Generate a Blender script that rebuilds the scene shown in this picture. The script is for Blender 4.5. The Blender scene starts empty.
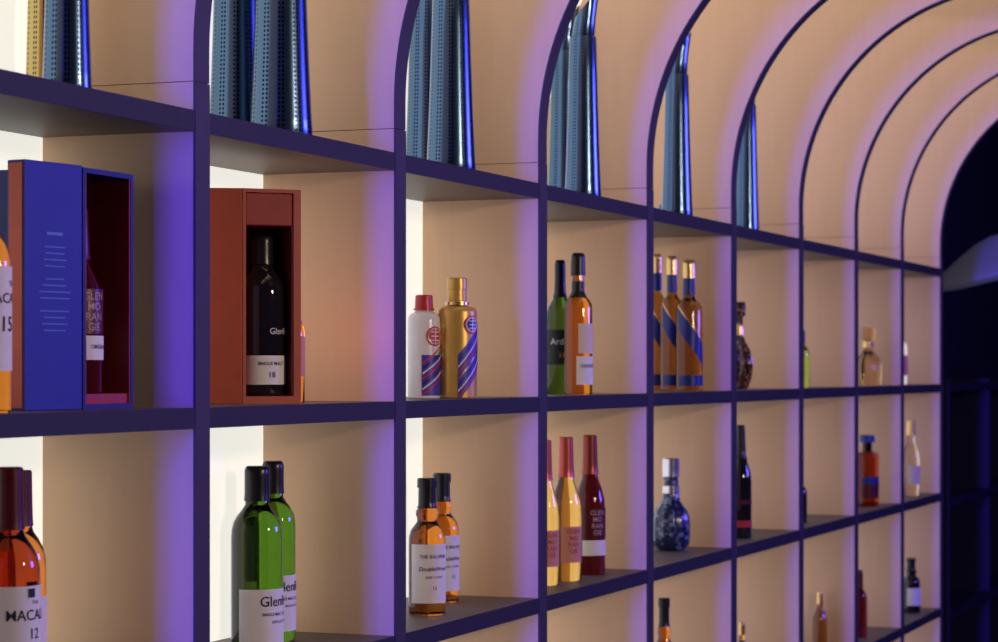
import bpy, bmesh, math, random
from mathutils import Vector
random.seed(4)
sc = bpy.context.scene
C = sc.collection
try:
    sc.view_settings.view_transform = 'Standard'
except Exception: pass
PI = math.pi
# ------------------------------------------------------------ camera geometry
FPX = 2356.0
TH = math.atan(915/FPX); CT, ST = math.cos(TH), math.sin(TH)
EYE = 1.5
B0 = 1.611          # distance camera -> front plane of shelving
A0, SP = 2.979, 0.7055
DEP = 0.251
RAD = 0.592
SPRING = 1.953
JOINT = 1.909
TU = 0.042
TS = 0.030
ZS = {'top': EYE+.352, 'mid': EYE-.070, 'low': EYE-.468, 'bot': EYE-.888, 'base': EYE-1.31}
def top_of(k): return ZS[k] + TS/2
def at(px, db):
    b = B0+db; t = (px-499)/FPX
    return b*(CT+t*ST)/(ST-t*CT), b
def ppm(a, b): return FPX/(a*CT+b*ST)

# ------------------------------------------------------------ materials
def nt(name):
    m = bpy.data.materials.new(name); m.use_nodes = True
    return m, m.node_tree.nodes, m.node_tree.links, m.node_tree.nodes['Principled BSDF']
def mat(name, col, rough=.5, metal=0, trans=0, ior=1.45, emit=None, es=0, noise=.06, nscale=30, coat=0, col2=None):
    m, N, L, P = nt(name)
    P.inputs['Roughness'].default_value = rough
    P.inputs['Metallic'].default_value = metal
    P.inputs['Transmission Weight'].default_value = trans
    P.inputs['IOR'].default_value = ior
    P.inputs['Coat Weight'].default_value = coat
    if emit:
        P.inputs['Emission Color'].default_value = (*emit, 1); P.inputs['Emission Strength'].default_value = es
    tc = N.new('ShaderNodeTexCoord'); nz = N.new('ShaderNodeTexNoise'); nz.inputs['Scale'].default_value = nscale
    L.new(tc.outputs['Object'], nz.inputs['Vector'])
    r = N.new('ShaderNodeValToRGB')
    r.color_ramp.elements[0].position = .3; r.color_ramp.elements[1].position = .7
    r.color_ramp.elements[0].color = (*[c*(1-noise) for c in col], 1)
    r.color_ramp.elements[1].color = (*[min(1, c*(1+noise)) for c in col], 1)
    if col2:
        r.color_ramp.elements[0].position = .52; r.color_ramp.elements[1].position = .62
        r.color_ramp.elements[0].color = (*col, 1); r.color_ramp.elements[1].color = (*col2, 1)
    L.new(nz.outputs['Fac'], r.inputs['Fac']); L.new(r.outputs['Color'], P.inputs['Base Color'])
    return m
def wood(name, c1, c2, rough):
    m, N, L, P = nt(name)
    P.inputs['Roughness'].default_value = rough
    tc = N.new('ShaderNodeTexCoord'); mp = N.new('ShaderNodeMapping'); mp.inputs['Scale'].default_value = (14, 14, 1.2)
    nz = N.new('ShaderNodeTexNoise'); nz.inputs['Scale'].default_value = 4; nz.inputs['Detail'].default_value = 6
    r = N.new('ShaderNodeValToRGB')
    r.color_ramp.elements[0].position = .3; r.color_ramp.elements[1].position = .75
    r.color_ramp.elements[0].color = (*c1, 1); r.color_ramp.elements[1].color = (*c2, 1)
    L.new(tc.outputs['Object'], mp.inputs['Vector']); L.new(mp.outputs['Vector'], nz.inputs['Vector'])
    L.new(nz.outputs['Fac'], r.inputs['Fac']); L.new(r.outputs['Color'], P.inputs['Base Color'])
    return m
M = {}
M['wood'] = wood('pale_wood', (.73, .475, .295), (.765, .50, .315), .42)
M['board'] = wood('shelf_board', (.10, .075, .062), (.115, .088, .072), .5)
M['edge'] = mat('dark_edge', (.044, .034, .044), .6)
M['edge_h'] = mat('dark_shelf_edge', (.022, .018, .022), .65)
M['glow'] = mat('backlit_panel', (.5, .5, .46), .6, emit=(1, .99, .90), es=.80)
M['dark'] = mat('dark_paint', (.010, .008, .013), .6)
M['darkgrid'] = mat('dark_grid', (.010, .006, .014), .5)
M['floor'] = mat('dark_floor', (.03, .027, .03), .4)
M['amber'] = mat('amber_glass', (.66, .22, .03), .02, trans=1)
M['amberred'] = mat('deep_amber_glass', (.34, .045, .012), .02, trans=1)
M['gold_l'] = mat('pale_gold_glass', (.84, .50, .13), .02, trans=1)
M['green'] = mat('green_glass', (.08, .19, .014), .02, trans=1)
M['ygreen'] = mat('yellow_green_glass', (.30, .34, .05), .03, trans=1)
M['dgreen'] = mat('dark_green_glass', (.08, .20, .02), .02, trans=1)
M['black_g'] = mat('black_glass', (.012, .010, .012), .06, coat=.5)
M['wine'] = mat('wine_red_glass', (.16, .012, .015), .05, trans=.6)
M['blue_g'] = mat('blue_ceramic', (.010, .018, .075), .22, nscale=75, col2=(.16, .20, .38), coat=.4)
M['clear'] = mat('clear_glass', (.9, .80, .62), .04, trans=1)
M['goldclear'] = mat('golden_cut_glass', (.85, .62, .32), .05, trans=1)
M['brownglass'] = mat('brown_cut_glass', (.05, .018, .012), .14, trans=.2, nscale=90, coat=.5, col2=(.42, .20, .10))
M['jw'] = mat('smoky_gold_glass', (.46, .21, .06), .02, trans=1)
M['cap_black'] = mat('black_capsule', (.012, .012, .015), .3)
M['cap_dkred'] = mat('dark_red_capsule', (.09, .008, .012), .3)
M['cap_copper'] = mat('copper_red_capsule', (.30, .055, .04), .3, metal=.5)
M['cap_red'] = mat('red_capsule', (.5, .03, .04), .35)
M['cap_pink'] = mat('orange_red_capsule', (.60, .11, .08), .3, metal=.4)
M['cap_gold'] = mat('gold_capsule', (.85, .58, .22), .25, metal=.8)
M['cap_silver'] = mat('silver_capsule', (.75, .75, .8), .2, metal=.9)
M['cap_blue'] = mat('blue_capsule', (.02, .05, .26), .25)
M['gold'] = mat('gold_lacquer', (.66, .40, .09), .34, metal=.35)
M['white'] = mat('white_porcelain', (.82, .8, .8), .2)
M['paper'] = mat('white_paper', (.82, .80, .78), .7, noise=.03)
M['cream'] = mat('cream_paper', (.75, .62, .5), .7, noise=.03)
M['pinkp'] = mat('pink_paper', (.66, .27, .2), .7, noise=.03)
M['darkp'] = mat('dark_paper', (.012, .02, .02), .6)
M['bluep'] = mat('blue_paper', (.012, .025, .20), .35)
M['redp'] = mat('red_paper', (.6, .03, .04), .5)
M['purp'] = mat('violet_paper', (.07, .05, .45), .4)
M['ink'] = mat('black_ink', (.02, .02, .03), .7)
M['inkw'] = mat('white_ink', (.7, .66, .66), .7)
M['inkp'] = mat('pink_ink', (.55, .36, .36), .7)
M['inkb'] = mat('pale_blue_ink', (.13, .22, .65), .6)
M['boxblue'] = mat('blue_card', (.006, .02, .28), .5)
M['boxnavy'] = mat('navy_card', (.01, .02, .14), .5)
M['boxorange'] = mat('orange_card', (.6, .10, .05), .5)
M['boxred'] = mat('crimson_card', (.34, .03, .02), .5)
M['boxterra'] = mat('terracotta_card', (.44, .085, .045), .5)
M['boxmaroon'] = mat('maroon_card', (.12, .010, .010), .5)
M['shade'] = mat('grey_shade', (.5, .48, .56), .7, emit=(.7, .65, .9), es=.03)  # slight emission put in to lift the shade out of the dark
def vessel_mat(name, c1, c2):
    m, N, L, P = nt(name)
    P.inputs['Metallic'].default_value = .9; P.inputs['Roughness'].default_value = .2
    tc = N.new('ShaderNodeTexCoord'); sx = N.new('ShaderNodeSeparateXYZ'); L.new(tc.outputs['Object'], sx.inputs[0])
    def mth(op, a, b=None):
        n = N.new('ShaderNodeMath'); n.operation = op
        for i, v in enumerate([a, b]):
            if v is None: continue
            if isinstance(v, (int, float)): n.inputs[i].default_value = v
            else: L.new(v, n.inputs[i])
        return n.outputs[0]
    ang = mth('ARCTAN2', sx.outputs['Y'], sx.outputs['X'])
    u = mth('MULTIPLY', ang, 44/(2*PI)); v = mth('MULTIPLY', sx.outputs['Z'], 140)
    fu = mth('SUBTRACT', mth('FRACT', u), .5); fv = mth('SUBTRACT', mth('FRACT', v), .5)
    d = mth('SQRT', mth('ADD', mth('MULTIPLY', fu, fu), mth('MULTIPLY', fv, fv)))
    dot = mth('LESS_THAN', d, .32)
    band = mth('GREATER_THAN', mth('SINE', mth('MULTIPLY', ang, 11.0)), .1)
    k = mth('MULTIPLY', dot, band)
    mx = N.new('ShaderNodeMix'); mx.data_type = 'RGBA'
    mx.inputs[6].default_value = (*c1, 1); mx.inputs[7].default_value = (*c2, 1)
    L.new(k, mx.inputs[0]); L.new(mx.outputs[2], P.inputs['Base Color'])
    return m
M['vessel'] = vessel_mat('perforated_blue_metal', (.09, .17, .28), (.012, .018, .055))
M['vessel_warm_reflection'] = vessel_mat('perforated_metal_warm_reflection', (.55, .42, .13), (.04, .06, .14))  # warm reflection on the far-left vessel, put into its base colour

# ------------------------------------------------------------ mesh helpers
def link(name, me, m, parent=None, smooth=False):
    o = bpy.data.objects.new(name, me); C.objects.link(o)
    if m is not None: me.materials.append(m)
    if smooth:
        for p in me.polygons: p.use_smooth = True
    if parent: o.parent = parent
    return o
def mesh(name, verts, faces, m, parent=None, smooth=False):
    me = bpy.data.meshes.new(name); me.from_pydata(verts, [], faces); me.update()
    bm = bmesh.new(); bm.from_mesh(me); bmesh.ops.recalc_face_normals(bm, faces=bm.faces); bm.to_mesh(me); bm.free()
    return link(name, me, m, parent, smooth)
def box(name, x0, x1, y0, y1, z0, z1, m, parent=None, bev=0):
    bm = bmesh.new(); bmesh.ops.create_cube(bm, size=1)
    for v in bm.verts:
        v.co = Vector(((x0+x1)/2+v.co.x*(x1-x0), (y0+y1)/2+v.co.y*(y1-y0), (z0+z1)/2+v.co.z*(z1-z0)))
    if bev: bmesh.ops.bevel(bm, geom=list(bm.edges), offset=bev, segments=2, affect='EDGES', profile=.5)
    me = bpy.data.meshes.new(name); bm.to_mesh(me); bm.free()
    return link(name, me, m, parent)
def empty(name, loc, label, cat, rotz=0, group=None):
    o = bpy.data.objects.new(name, None); C.objects.link(o); o.empty_display_size = .05
    o.location = loc; o.rotation_euler = (0, 0, rotz)
    o['label'] = label; o['category'] = cat
    if group: o['group'] = group
    return o
def smooth_sharp(o, ang=35):
    me = o.data
    bm = bmesh.new(); bm.from_mesh(me)
    for e in bm.edges:
        e.smooth = not (len(e.link_faces) == 2 and e.calc_face_angle(0) > math.radians(ang))
    for f in bm.faces: f.smooth = True
    bm.to_mesh(me); bm.free()
def lathe(name, prof, m, parent, seg=40, sq=0, flute=0, nfl=0):
    vs, fs = [], []
    n = len(prof)
    for (z, r) in prof:
        for k in range(seg):
            a = 2*PI*k/seg
            f = 1.0
            if sq:
                f = (abs(math.cos(a))**sq+abs(math.sin(a))**sq)**(-1/sq)
            if flute: f *= 1-flute*(.5+.5*math.cos(nfl*a))
            vs.append((r*f*math.cos(a), r*f*math.sin(a), z))
    for i in range(n-1):
        for k in range(seg):
            k2 = (k+1) % seg
            fs.append((i*seg+k, i*seg+k2, (i+1)*seg+k2, (i+1)*seg+k))
    fs.append(tuple(reversed(range(seg)))); fs.append(tuple(range((n-1)*seg, n*seg)))
    o = mesh(name, vs, fs, m, parent); smooth_sharp(o); return o
def wrap(r, u, z):
    t = u/r
    return (r*math.sin(t), -r*math.cos(t), z)
def label_patch(name, r, z0, z1, half, m, parent, seg=32, mid=0):
    vs, fs = [], []
    for i in range(seg+1):
        t = math.radians(mid-half+2*half*i/seg)
        for z in (z0, z1): vs.append((r*math.sin(t), -r*math.cos(t), z))
    for i in range(seg): fs.append((2*i, 2*i+2, 2*i+3, 2*i+1))
    me = bpy.data.meshes.new(name); me.from_pydata(vs, [], fs); me.update()
    return link(name, me, m, parent, True)
def band(name, r, pts, m, parent, w):      # diagonal band wrapped round the bottle
    (u0, z0), (u1, z1) = pts
    vs, fs = [], []; n = 16
    for i in range(n+1):
        s = i/n; u = u0+(u1-u0)*s; z = z0+(z1-z0)*s
        vs.append(wrap(r, u, z-w/2)); vs.append(wrap(r, u, z+w/2))
    for i in range(n): fs.append((2*i, 2*i+2, 2*i+3, 2*i+1))
    me = bpy.data.meshes.new(name); me.from_pydata(vs, [], fs); me.update()
    return link(name, me, m, parent, True)
def disc(name, r, u, z, rad, m, parent):
    vs = [wrap(r, u, z)]; fs = []; n = 24
    for k in range(n): vs.append(wrap(r, u+rad*math.cos(2*PI*k/n), z+rad*math.sin(2*PI*k/n)))
    for k in range(n): fs.append((0, 1+k, 1+(k+1) % n))
    me = bpy.data.meshes.new(name); me.from_pydata(vs, [], fs); me.update()
    return link(name, me, m, parent)
def text(name, s, size, m, parent, r=None, z=0, u=0, rot=0, flat=None, sx=1.0):
    cu = bpy.data.curves.new('t', 'FONT'); cu.body = s; cu.size = size; cu.align_x = 'CENTER'; cu.align_y = 'CENTER'
    cu.resolution_u = 3; cu.offset = size*.008
    ob = bpy.data.objects.new('t', cu); C.objects.link(ob)
    bpy.context.view_layer.update()
    dg = bpy.context.evaluated_depsgraph_get()
    me = bpy.data.meshes.new_from_object(ob.evaluated_get(dg))
    bpy.data.objects.remove(ob)
    cr, sr = math.cos(rot), math.sin(rot)
    for v in me.vertices:
        x, y = v.co.x*sx, v.co.y
        x, y = x*cr-y*sr+u, x*sr+y*cr+z
        if r: v.co = Vector(wrap(r, x, y))
        else: v.co = Vector((x, flat, y))
    me.materials.clear()
    return link(name, me, m, parent)

# ------------------------------------------------------------ setting
def struct(o): o['kind'] = 'structure'; return o
struct(box('floor', -8, 14, -5, B0+DEP+.06, -.05, 0, M['floor']))
struct(box('wall_left', -8, 14, B0+DEP+.06, B0+DEP+.16, -.05, 3.4, M['dark']))
struct(box('wall_far', 14, 14.1, -5, B0+DEP+.16, -.05, 3.4, M['dark']))
struct(box('ceiling', -8, 14, -5, B0+DEP+.16, 3.3, 3.4, M['dark']))

# ------------------------------------------------------------ arched shelving
unit = empty('arched_shelving', (A0-SP, B0, 0), 'tall backlit display shelving of pale wood with dark edges and uprights curving into overhead arches', 'shelving')
def addp(o):
    o.parent = unit
    o.location = (-(A0-SP), -B0, 0); return o
ui = [-1, 0, 1, 2, 3, 4, 5, 6, 7, 8]
for n in ui:
    xc = A0+n*SP
    u = addp(box('upright', xc-TU/2, xc+TU/2, B0+.003, B0+DEP, 0, JOINT-.0012, M['wood']))
    e = box('edge_strip', xc-TU/2-.0003, xc+TU/2+.0003, B0-.001, B0+.003, 0, JOINT-.0012, M['edge'], u)
    prof_in = [(B0, JOINT)]; prof_mid = [(B0+.003, JOINT)]; prof_out = [(B0+DEP, JOINT)]
    NA = 40
    for k in range(NA+1):
        t = PI/2*k/NA; cy = B0-RAD
        prof_in.append((cy+RAD*math.cos(t), SPRING+RAD*math.sin(t)))
        prof_mid.append((cy+(RAD+.003)*math.cos(t), SPRING+(RAD+.003)*math.sin(t)))
        prof_out.append((cy+(RAD+DEP)*math.cos(t), SPRING+(RAD+DEP)*math.sin(t)))
    def rib(name, A, Bp, m, dx, parent=None):
        vs, fs = [], []
        for (y1, z1), (y2, z2) in zip(A, Bp):
            for x in (xc-TU/2-dx, xc+TU/2+dx):
                vs.append((x, y1, z1)); vs.append((x, y2, z2))
        K = len(A)
        for i in range(K-1):
            a = 4*i; b = 4*i+4
            fs += [(a, a+1, b+1, b), (a+2, b+2, b+3, a+3), (a, b, b+2, a+2), (a+1, a+3, b+3, b+1)]
        fs += [(0, 2, 3, 1), (4*K-4, 4*K-3, 4*K-1, 4*K-2)]
        return mesh(name, vs, fs, m, parent)
    r = addp(rib('arch_rib', prof_mid, prof_out, M['wood'], 0))
    rib('edge_strip', prof_in, prof_mid, M['edge'], .0003, r)
for n in ui[:-1]:
    xa, xb = A0+n*SP+TU/2, A0+(n+1)*SP-TU/2
    for k, z in ZS.items():
        s = addp(box('shelf_board', xa, xb, B0+.003, B0+DEP, z-TS/2, z+TS/2, M['board']))
        box('edge_strip', xa, xb, B0, B0+.003, z-TS/2, z+TS/2, M['edge_h'], s)
    addp(box('back_panel', xa-TU/2, xb+TU/2, B0+DEP+.001, B0+DEP+.012, 0.0, SPRING, M['glow']))
    vs, fs = [], []
    for k in range(31):
        t = PI/2*k/30
        for R_ in (RAD+DEP+.001, RAD+DEP+.012):
            for x in (xa-TU/2, xb+TU/2): vs.append((x, B0-RAD+R_*math.cos(t), SPRING+R_*math.sin(t)))
    for k in range(30):
        a = 4*k; b = a+4
        fs += [(a, a+1, b+1, b), (a+2, b+2, b+3, a+3), (a, b, b+2, a+2), (a+1, a+3, b+3, b+1)]
    addp(mesh('vault_panel', vs, fs, M['glow']))
addp(box('ridge_beam', A0-SP-TU/2, A0+8*SP+TU/2, B0-RAD-.06, B0-RAD, SPRING+RAD, SPRING+RAD+DEP, M['wood']))

# ------------------------------------------------------------ vessels on the top shelf
def vessel(px, db, wpx, label, m=None):
    m = m or M['vessel']
    a, b = at(px, db); s = ppm(a, b); R = wpx/s/2
    o = empty('metal_vessel', (a, b, top_of('top')), label, 'vessel', -math.atan2(a, b), 'tall perforated metal vessels on the top shelf')
    lathe('body', [(0, R*.98), (.003, R), (.03, R*.965), (.07, R*.925), (.12, R*.88), (.20, R*.82), (.28, R*.77), (.352, R*.73), (.355, R*.71)], m, o, seg=72)
    vs, fs = [], []; seg = 36
    rings = [(.352, .56, 0, 0), (.358, .62, 0.02, .04), (.39, .60, .10, .25), (.415, .62, .20, .6), (.43, .64, .28, 1.0)]
    for (z, rr, off, tilt) in rings:
        for k in range(seg):
            t = 2*PI*k/seg
            vs.append((R*(rr*math.cos(t)+off), R*rr*math.sin(t), z+tilt*R*rr*math.cos(t)*1.2))
    for i in range(len(rings)-1):
        for k in range(seg):
            k2 = (k+1) % seg; fs.append((i*seg+k, i*seg+k2, (i+1)*seg+k2, (i+1)*seg+k))
    fs.append(tuple(range((len(rings)-1)*seg, len(rings)*seg))); fs.append(tuple(reversed(range(seg))))
    h = mesh('head', vs, fs, m, o); smooth_sharp(h)
    return o
vessel(45, .185, 40, 'rear vessel of the pair above the open blue box, warm reflection painted gold', M['vessel_warm_reflection'])
vessel(67, .075, 50, 'front metal vessel of the pair above the open blue box')
vessel(236, .18, 56, 'rear perforated metal vessel above the terracotta box, dark and half hidden by the upright')
vessel(281, .075, 64, 'widest shiny perforated metal vessel, in front above the terracotta box')
vessel(427, .19, 46, 'rear metal vessel above the white and gold bottles, mostly dark dots')
vessel(451, .075, 50, 'front metal vessel above the white and gold bottles')
vessel(564, .19, 34, 'rear metal vessel above the green and amber bottles')
vessel(583, .075, 37, 'front metal vessel with pale slanted head above the green and amber bottles')
vessel(664, .19, 26, 'rear metal vessel above the three gold capped bottles')
vessel(677, .075, 32, 'front metal vessel with slanted head above the three gold capped bottles')
vessel(747, .09, 25, 'last metal vessel of the top shelf, farthest from the boxes')

# ------------------------------------------------------------ bottles
P_STD = [(0, .90), (.008, .97), (.02, 1), (.55, 1), (.60, .97), (.65, .86), (.69, .64), (.72, .46), (.76, .37), (.86, .34), (.995, .34), (1, .30)]
P_GF = [(0, .90), (.008, .97), (.02, 1), (.63, 1), (.67, .98), (.71, .91), (.745, .76), (.775, .58), (.80, .46), (.86, .43), (.995, .43), (1, .39)]
P_TALL = [(0, .92), (.008, 1), (.60, 1), (.64, .95), (.67, .78), (.70, .50), (.73, .40), (.995, .36), (1, .30)]
P_SHOULDER = [(0, .90), (.01, 1), (.55, 1.0), (.61, .98), (.66, .88), (.70, .70), (.73, .52), (.76, .44), (.85, .42), (1, .40)]
P_SLOPE = [(0, .92), (.01, .98), (.45, 1), (.54, .95), (.62, .76), (.68, .56), (.74, .44), (1, .38)]
P_BALV = [(0, .92), (.01, 1), (.52, 1), (.57, .98), (.62, .88), (.655, .68), (.68, .55), (.705, .54), (.73, .62), (.76, .60), (.78, .48), (.80, .42), (1, .40)]
P_WHITE = [(0, .94), (.01, 1), (.745, 1), (.785, .97), (.81, .88), (.83, .66), (.845, .50), (1, .46)]
P_GOLD = [(0, .94), (.01, 1), (.71, 1), (.735, .985), (.752, .90), (.762, .68), (.77, .44), (1, .40)]
P_MOUTAI = P_GOLD
P_WINE = [(0, .94), (.01, 1), (.5, 1), (.58, .92), (.66, .66), (.74, .42), (1, .34)]
P_GLOBE = [(0, .55), (.02, .66), (.10, .86), (.22, 1), (.32, .98), (.44, .82), (.53, .52), (.60, .33), (.72, .28), (.80, .30), (1, .30)]
P_SQUAT = [(0, .62), (.02, .74), (.06, .92), (.13, 1), (.24, 1), (.34, .98), (.43, .86), (.49, .64), (.54, .48), (.62, .40), (.85, .36), (1, .36)]
P_FLASK = [(0, .84), (.03, .96), (.2, 1), (.38, .97), (.48, .82), (.55, .50), (.62, .3), (.8, .3), (1, .3)]
def interp(prof, z):
    for (z0, r0), (z1, r1) in zip(prof, prof[1:]):
        if z0 <= z <= z1: return r0+(r1-r0)*(z-z0)/max(1e-9, z1-z0)
    return prof[-1][1]
def bottle(shelf, px, db, ytop, wpx, prof, glass, cap, label, group=None, labels=(), face=35, extra=None, z0=None, xy=None, hh=None, dd=None, sq=0, flute=0, nfl=0):
    if xy: a, b = xy
    else: a, b = at(px, db)
    s = ppm(a, b); base = top_of(shelf) if z0 is None else z0
    H = hh or (EYE+(369-ytop)/s-base); R = (dd or wpx/s)/2
    o = empty('bottle', (a, b, base), label, 'bottle', -math.atan2(a, b)+math.radians(face), group)
    zc = max([c[0] for c in cap]) if cap else .98
    body = [(z*H, r*R) for z, r in prof if z < zc+.02]
    body.append(((zc+.02)*H, interp(prof, zc+.02)*R))
    lathe('glass_body', body, glass, o, sq=sq, flute=flute, nfl=nfl, seg=72 if flute else 40)
    for (c0, c1, g, m, nm) in cap:
        k = 8; pr = []
        for i in range(k+1):
            z = c0+(c1-c0)*i/k
            pr.append((z*H, interp(prof, z)*R*g+.0004))
        if c1 > .98:
            r_ = pr[-1][1]; z_ = pr[-1][0]; pr[-1] = (z_-.002, r_); pr.append((z_, r_*.88))
        lathe(nm, pr, m, o, seg=32)
    for (l0, l1, half, m, txts) in labels:
        rr = max(interp(prof, l0), interp(prof, l1))*R+.0007
        lb = label_patch('label', rr, l0*H, l1*H, half, m, o)
        for tx in txts:
            text('lettering', tx[0], tx[1]*H, tx[3], lb, r=rr+.0006, z=tx[2]*H, u=(tx[4]*R if len(tx) > 4 else 0))
    if extra: extra(o, H, R)
    return o
cb, cdr, cg = M['cap_black'], M['cap_dkred'], M['cap_gold']
W, K = M['paper'], M['ink']
# --- low shelf
bottle('low', 9, .07, 467, 62, P_SHOULDER, M['amberred'], [(.755, 1, 1.1, cdr, 'capsule')], 'nearest amber bottle with dark red capsule and big white label reading 12',
       labels=[(.10, .54, 115, W, [('MACALLAN', .058, .425, K, .16), ('12', .058, .352, K, -.05), ('YEARS OLD', .022, .27, K), ('THE', .020, .475, K)])], face=54,
       extra=lambda o, H, R: label_patch('crest', R+.0014, .495*H, .53*H, 8, M['ink'], o, mid=-10) and None)
bottle('low', 20, .175, 470, 52, P_SHOULDER, M['amber'], [(.755, 1, 1.1, cdr, 'capsule')], 'amber bottle peeking out behind the dark red capped bottle at far left', labels=[(.12, .45, 60, W, [])], face=35)
gl = lambda: [(.06, .37, 104, W, [('Glenfiddich', .074, .305, K, .25), ('SINGLE MALT SCOTCH WHISKY', .022, .24, K, .25), ('DISTILLED IN SCOTLAND', .018, .20, K, .25)])]
gG = 'green glass bottles standing under the terracotta box'
bottle('low', 257, .075, 466, 52, P_GF, M['green'], [(.82, 1, 1.1, cb, 'capsule')], 'front green glass bottle with black capsule and white lettered label', gG, gl(), face=62)
bottle('low', 273, .165, 461, 45, P_GF, M['green'], [(.82, 1, 1.1, cb, 'capsule')], 'green glass bottle standing half behind the front green bottle', gG, gl(), face=62)
bl = lambda: [(.09, .52, 78, W, [('THE BALVENIE', .036, .43, K), ('DoubleWood', .042, .34, K), ('AGED 12 YEARS', .02, .28, K), ('12', .035, .2, K)])]
gB = 'amber bottles with black stoppers and white labels'
bc = [(.78, .985, 1.12, cb, 'capsule'), (.93, 1, 1.3, cb, 'stopper')]
bottle('low', 427, .09, 478, 37, P_BALV, M['amber'], bc, 'front amber bottle with black stopper and white label, below the white bottle', gB, bl(), face=24)
bottle('low', 442, .155, 473, 34, P_BALV, M['amber'], bc, 'rear amber bottle with black stopper, below the gold bottle', gB, bl(), face=40)
gm = lambda m: [(.13, .38, 48, m, [('GLEN', .045, .345, M['boxterra']), ('MO', .045, .30, M['boxterra']), ('RAN', .045, .255, M['boxterra']), ('GIE', .045, .21, M['boxterra'])])]
gC = 'slender bottles with red toned capsules'
bottle('low', 545, .09, 440, 28, P_SLOPE, M['gold_l'], [(.72, 1, 1.15, M['cap_pink'], 'capsule')], 'yellow bottle mostly hidden behind the upright, left of the trio', gC, gm(M['pinkp']), face=30)
bottle('low', 566, .085, 437, 31, P_SLOPE, M['gold_l'], [(.72, 1, 1.15, M['cap_pink'], 'capsule')], 'yellow bottle with orange red capsule and pink label, middle of the trio', gC, gm(M['pinkp']), face=30)
bottle('low', 590, .085, 435, 31, P_SLOPE, M['wine'], [(.72, 1, 1.15, M['cap_copper'], 'capsule')], 'dark wine red bottle with tall dark red capsule beside the yellow ones', gC,
       [(.14, .25, 60, W, []), (.26, .48, 55, M['cap_dkred'], [('GLEN', .048, .445, M['inkp']), ('MO', .048, .398, M['inkp']), ('RAN', .048, .351, M['inkp']), ('GIE', .048, .304, M['inkp'])])], face=30)
bottle('low', 671, .12, 458, 39, P_SQUAT, M['blue_g'], [(.62, .70, 1.1, M['cap_silver'], 'neck_band'), (.80, 1, 1.2, M['cap_silver'], 'stopper')], 'dark blue globe shaped decanter with silver neck', face=20, flute=.05, nfl=12)
bottle('low', 741, .07, 425, 21, P_WINE, M['black_g'], [(.70, 1, 1.08, cb, 'capsule')], 'tall black wine bottle with dark label, right of the blue globe decanter', labels=[(.10, .16, 60, M['cap_red'], []), (.30, .34, 60, M['cap_dkred'], [])])
bottle('low', 799, .08, 470, 16, P_STD, M['black_g'], [(.74, 1, 1.1, cb, 'capsule')], 'sliver of a dark bottle behind the upright, right of the tall black bottle')
bottle('low', 867, .07, 435, 23, P_MOUTAI, M['amberred'], [(.78, .93, .95, M['cap_blue'], 'capsule'), (.90, 1, 1.6, M['cap_blue'], 'stopper')], 'squat amber bottle with blue stopper and red label near the far end', labels=[(.12, .32, 60, M['cap_dkred'], []), (.32, .42, 60, M['bluep'], [])])
bottle('low', 911, .07, 420, 17, P_SLOPE, M['clear'], [(.80, 1, 1.2, M['cap_gold'], 'capsule')], 'slim clear pale bottle in the last compartment of the lower shelf', labels=[(.15, .4, 55, M['cream'], [])])
# --- middle shelf
bottle('mid', -12, .055, 165, 46, P_SHOULDER, M['amber'], [(.755, 1, 1.12, cdr, 'capsule')], 'bright amber bottle cut off by the left edge beside the open blue box',
       labels=[(.17, .59, 100, W, [('THE', .03, .52, K), ('MACALLAN', .058, .46, K), ('15', .085, .355, K, -.42)])], face=76)
def ex_white(o, H, R):
    label_patch('base_panel', R+.0008, .03*H, .42*H, 54, M['purp'], o, mid=18)
    disc('emblem', R+.0012, R*.22, .60*H, R*.60, M['redp'], o)
    disc('emblem_centre', R+.0018, R*.22, .60*H, R*.49, M['white'], o)
    disc('emblem_core', R+.0024, R*.22, .60*H, R*.43, M['redp'], o)
    for k in range(3): band('emblem_rule', R+.003, [(-R*.08, (.56+.04*k)*H), (R*.52, (.56+.04*k)*H)], M['white'], o, .010*H)
    band('emblem_rule', R+.0031, [(R*.19, .60*H), (R*.25, .60*H)], M['white'], o, .16*H)
    for k in range(7):
        band('stripe', R+.0014, [(-R*.6, (.04+.05*k)*H), (R*1.2, (.25+.05*k)*H)], (M['redp'], M['white'], M['bluep'])[k % 3], o, .018*H)
def ex_gold(o, H, R):
    band('stripe', R+.0008, [(-R*.45, .17*H), (R*1.1, .47*H)], M['purp'], o, .38*H)
    disc('emblem', R+.0020, R*.32, .61*H, R*.46, M['redp'], o)
    disc('emblem_centre', R+.0026, R*.32, .61*H, R*.38, M['white'], o)
    disc('emblem_core', R+.0032, R*.32, .61*H, R*.32, M['bluep'], o)
    for k in range(3): band('emblem_rule', R+.0038, [(R*.10, (.58+.03*k)*H), (R*.54, (.58+.03*k)*H)], M['white'], o, .008*H)
    band('emblem_rule', R+.0039, [(R*.29, .61*H), (R*.35, .61*H)], M['white'], o, .12*H)
    for k in range(7):
        band('stripe', R+.0014, [(-R*.45, (.01+.05*k)*H), (R*1.1, (.31+.05*k)*H)], (M['redp'], M['white'], M['bluep'], M['cap_gold'])[k % 4], o, .016*H)
bottle('mid', 424, .11, 295, 33, P_WHITE, M['white'], [(.85, .87, 1.25, M['cap_red'], 'neck_ring'), (.87, 1, 1.12, M['cap_red'], 'cap')], 'white porcelain bottle with red cap beside the gold bottle', extra=ex_white, face=28)
bottle('mid', 457, .06, 278, 40, P_GOLD, M['gold'], [(.775, .80, 1.35, cg, 'neck_ring'), (.81, .90, 1.1, M['gold'], 'neck_sleeve'), (.905, 1, 1.22, M['gold'], 'cap')], 'gold lacquered bottle with diagonal coloured stripes', extra=ex_gold, face=28)
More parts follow.
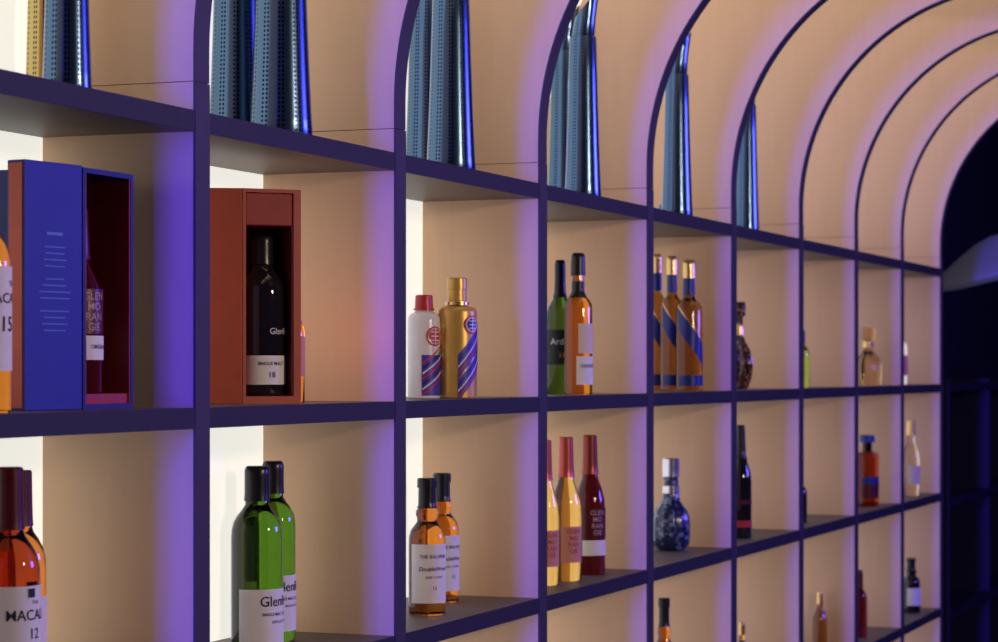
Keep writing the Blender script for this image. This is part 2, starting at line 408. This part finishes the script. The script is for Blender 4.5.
bottle('mid', 560, .12, 260, 28, P_STD, M['dgreen'], [(.72, 1, 1.12, cb, 'capsule')], 'green bottle with black capsule and dark label, next to a black capped amber bottle', labels=[(.22, .48, 88, M['darkp'], [('Ardbeg', .066, .39, M['inkw'], -.1), ('TEN', .05, .29, M['cap_gold'])])], face=18)
bottle('mid', 578, .07, 253, 29, P_TALL, M['amber'], [(.69, .80, 1.08, cb, 'neck_foil'), (.84, 1, 1.3, cb, 'capsule')], 'taller amber bottle with black capsule and white lower label', labels=[(.07, .27, 62, W, [('UIGEADAIL', .035, .2, K)]), (.29, .50, 55, M['cream'], [])], face=56)
gJ = 'gold capped bottles with blue diagonal labels'
def ex_jw(o, H, R):
    band('diagonal_label', R+.0008, [(-R*1.3, .56*H), (R*1.3, .22*H)], M['bluep'], o, .17*H)
    band('label_border', R+.0014, [(-R*1.3, .65*H), (R*1.3, .31*H)], M['cap_gold'], o, .012*H)
    label_patch('base_label', R+.0008, .04*H, .12*H, 70, M['bluep'], o)
jc = [(.73, .88, 1.1, M['bluep'], 'neck_foil'), (.86, 1, 1.3, cg, 'capsule')]
bottle('mid', 657, .17, 254, 21, P_TALL, M['jw'], jc, 'gold capped blue labelled bottle nearest the upright, leftmost of its three', gJ, extra=ex_jw, face=20)
bottle('mid', 672, .12, 256, 23, P_TALL, M['jw'], jc, 'middle one of the three gold capped blue labelled bottles', gJ, extra=ex_jw, face=20)
bottle('mid', 689, .07, 260, 27, P_TALL, M['jw'], jc, 'front gold capped blue labelled bottle, rightmost of its three', gJ, extra=ex_jw, face=20)
bottle('mid', 739, .10, 302, 28, P_GLOBE, M['brownglass'], [(.62, .74, 1.2, cg, 'neck_band'), (.84, 1, 1.5, M['brownglass'], 'stopper')], 'round brown cut glass decanter half hidden by the upright', flute=.18, nfl=12)
bottle('mid', 802, .08, 330, 16, P_STD, M['ygreen'], [(.76, 1, 1.1, cb, 'capsule')], 'sliver of a yellow green bottle between the brown decanter and the squat clear one')
bottle('mid', 868, .09, 328, 28, P_FLASK, M['goldclear'], [(.66, .76, 1.25, cg, 'neck_band'), (.80, 1, 1.6, M['goldclear'], 'stopper')], 'squat clear golden faceted bottle with a wide glass stopper', flute=.15, nfl=8)
bottle('mid', 900, .08, 320, 15, P_STD, M['clear'], [(.76, 1, 1.1, M['cap_dkred'], 'capsule')], 'narrow pinkish bottle in the last compartment of the middle shelf', labels=[(.14, .45, 60, M['pinkp'], [])])
# --- bottom shelf
bottle('bot', 664, .10, 598, 22, P_BALV, M['amber'], bc, 'amber bottle with black stopper on the bottom shelf, top half in view', labels=bl())
bottle('bot', 742, .08, 622, 15, P_STD, M['gold_l'], [(.82, 1, 1.15, cg, 'capsule')], 'golden bottle top just showing on the bottom shelf')
bottle('bot', 820, .10, 592, 15, P_WINE, M['jw'], [(.80, 1, 1.15, cg, 'capsule')], 'small amber bottle on the bottom shelf, next bay after the golden bottle top')
bottle('bot', 860, .07, 570, 14, P_STD, M['wine'], [(.74, 1, 1.15, cdr, 'capsule')], 'dark red bottle on the bottom shelf behind the upright')
bottle('bot', 911, .07, 558, 18, P_BALV, M['black_g'], bc, 'dark bottle with white label in the last bottom compartment', labels=[(.14, .46, 60, W, [])])

# ------------------------------------------------------------ blue open gift box
hx, hy = at(83, .06)
zb = top_of('mid')
s_ = ppm(hx, hy)
Hb = EYE+(369-167)/s_-zb
bxo = empty('gift_box', (hx, hy, zb), 'open blue gift box with swung out door and crimson lining holding a bottle', 'box')
w, d, th = .134, .175, .007
box('back_wall', 0, w, d-th, d, 0, Hb, M['boxnavy'], bxo)
box('side_wall', 0, th, 0, d-th, 0, Hb, M['boxnavy'], bxo)
box('side_wall', w-th, w, 0, d-th, 0, Hb, M['boxnavy'], bxo)
box('bottom', th, w-th, 0, d-th, 0, th, M['boxnavy'], bxo)
box('lid_wall', th, w-th, 0, d-th, Hb-th, Hb, M['boxnavy'], bxo)
box('lining', th, w-th, d-th-.003, d-th-.0005, th, Hb-th, M['boxred'], bxo)
box('lining', w-th-.003, w-th-.0003, .001, d-th-.003, th, Hb-th, M['boxred'], bxo)
box('lining', th+.0003, th+.003, .001, d-th-.003, th, Hb-th, M['boxred'], bxo)
box('bottle_rest', th+.003, w-th-.003, .004, d-th-.003, th+.0003, th+.014, M['boxred'], bxo)
door = box('door', -.116, -.0015, .0, .030, 0, Hb+.002, M['boxblue'], bxo, bev=.0015)
door.rotation_euler = (0, 0, -math.radians(9))
box('door_edge', -.1175, -.116, .004, .026, .004, Hb-.002, M['boxorange'], door)
for i in range(14):
    if i == 4 or i == 9: continue
    L_ = random.uniform(.018, .032)
    zz = Hb*.66-i*.0085
    box('printed_line', -.058-L_, -.058+L_, -.0010, -.0002, zz, zz+.0015, M['inkb'], door)
box('printed_heading', -.075, -.042, -.0010, -.0002, Hb*.71, Hb*.71+.004, M['inkb'], door)
bottle('mid', 0, 0, 0, 0, P_SLOPE, M['wine'], [(.72, 1, 1.15, cdr, 'capsule')], 'dark red bottle standing inside the open blue gift box', xy=(hx+.054, hy+.044), z0=zb+.0215, hh=.255, dd=.074,
       labels=[(.18, .31, 75, W, [('ORIGINAL', .03, .25, K, .3)]), (.32, .56, 60, M['cap_dkred'], [('GLEN', .058, .52, M['inkp']), ('MO', .058, .465, M['inkp']), ('RAN', .058, .41, M['inkp']), ('GIE', .058, .355, M['inkp'])])], face=42)

# ------------------------------------------------------------ terracotta gift box
hx, hy = at(243, .105)
s_ = ppm(hx, hy)
Hb = EYE+(369-188)/s_-zb
rz = -math.radians(45)
bt = empty('gift_box', (hx, hy, zb), 'terracotta red gift box with open front holding a black bottle', 'box', rz)
w, d, th = .096, .088, .005
box('side_wall', 0, th, 0, d, 0, Hb, M['boxterra'], bt)
box('side_wall', w-.012, w, 0, d, 0, Hb, M['boxterra'], bt)
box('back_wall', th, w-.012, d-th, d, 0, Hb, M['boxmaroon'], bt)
box('bottom', th, w-.012, 0, d-th, 0, .012, M['boxterra'], bt)
box('lid_wall', th, w-.012, 0, d-th, Hb-.006, Hb, M['boxterra'], bt)
box('top_block', th, w-.012, .003, d-th, Hb-.058, Hb-.0063, M['boxred'], bt, bev=.002)
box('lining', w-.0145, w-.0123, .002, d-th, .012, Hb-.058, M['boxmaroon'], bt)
dr = box('door', -.094, -.001, 0, .018, 0, Hb, M['boxterra'], bt, bev=.001)
dr.rotation_euler = (0, 0, -math.radians(18))
lx, ly = .0435, .0395
wx = hx+lx*math.cos(rz)-ly*math.sin(rz); wy = hy+lx*math.sin(rz)+ly*math.cos(rz)
bottle('mid', 0, 0, 0, 0, P_GF, M['black_g'], [(.82, 1, 1.1, cb, 'capsule')], 'black bottle with small white label inside the terracotta box', xy=(wx, wy), z0=zb+.0125, hh=.255, dd=.075,
       labels=[(.07, .25, 80, W, [('SINGLE MALT', .03, .20, K), ('18', .05, .13, K)])], face=25,
       extra=lambda o, H, R: text('lettering', 'Glenfiddich', .055*H, M['inkw'], o, r=R+.001, z=.40*H, u=R*.75))
bottle('mid', 290, .10, 270, 30, P_SLOPE, M['amber'], [(.80, 1, 1.12, M['cap_pink'], 'capsule')], 'amber orange bottle peeking out behind the terracotta box', labels=[(.2, .5, 60, M['pinkp'], [])])

# ------------------------------------------------------------ beyond the arches
x0 = A0+8*SP+TU/2+.12
dk = empty('dark_cabinet', (x0, B0, 0), 'unlit dark grid shelving standing beyond the last arch', 'cabinet')
for i in range(4):
    box('upright', i*.9, i*.9+.03, 0, .2, 0, 1.46, M['darkgrid'], dk)
for i in range(3):
    for z in (.1, .58, 1.0, 1.43):
        box('shelf_board', i*.9+.03, i*.9+.9, 0, .2, z-.015, z+.015, M['darkgrid'], dk)
box('back_wall', 0, 2.73, .2, .22, 0, 1.46, M['dark'], dk)
la, lb = at(1008, -.05)
lm = empty('pendant_shade', (la, lb, 1.88), 'pale grey curved shade hanging in the dark beyond the last arch', 'lamp')
sh = lathe('shade', [(0, .22), (.005, .27), (.02, .31), (.035, .32), (.05, .305), (.08, .25), (.12, .18), (.16, .10), (.18, .03)], M['shade'], lm)
sh.rotation_mode = 'AXIS_ANGLE'; sh.rotation_axis_angle = (math.radians(-14), CT, ST, 0)
lathe('cord', [(.17, .006), (3.3-1.88, .006)], M['cap_black'], lm, seg=8)

# ------------------------------------------------------------ lights
def area(name, loc, target, size, sy, energy, col):
    l = bpy.data.lights.new(name, 'AREA'); l.shape = 'RECTANGLE'; l.size = size; l.size_y = sy; l.energy = energy; l.color = col
    o = bpy.data.objects.new(name, l); C.objects.link(o); o.location = loc
    o.rotation_euler = (Vector(target)-Vector(loc)).to_track_quat('-Z', 'Y').to_euler(); return o
area('violet_wash', (-5.5, 1.0, 1.8), (6, 1.57, 1.5), .5, 1.6, 900, (.05, .03, 1))
area('blue_front', (7.5, -3.6, 2.5), (5.5, 1.6, 1.4), 2.0, 1.0, 220, (.14, .10, 1))
area('warm_front', (2.85, -1.9, 2.3), (3.6, 1.7, 1.4), .3, .3, 46, (1, .76, .58))
pl = bpy.data.lights.new('amber_reflection_fill', 'POINT'); pl.energy = .11; pl.color = (1, .20, .07); pl.shadow_soft_size = .02  # added lamp, stands in for the orange reflection on the upright
po = bpy.data.objects.new('amber_reflection_fill', pl); C.objects.link(po); po.location = (3.535, 1.70, 1.56)
w_ = bpy.data.worlds.new('w'); sc.world = w_; w_.use_nodes = True
w_.node_tree.nodes['Background'].inputs[0].default_value = (.07, .08, .40, 1)
w_.node_tree.nodes['Background'].inputs[1].default_value = .08
# ------------------------------------------------------------ camera
cam = bpy.data.cameras.new('camera'); co = bpy.data.objects.new('camera', cam); C.objects.link(co)
cam.sensor_width = 36; cam.lens = FPX*36/998; cam.shift_y = 48/998
co.location = (0, 0, EYE); co.rotation_euler = (PI/2, 0, TH-PI/2)
cam.dof.use_dof = True; cam.dof.focus_distance = 3.75; cam.dof.aperture_fstop = 8.5
cam.clip_start = .05
sc.camera = co
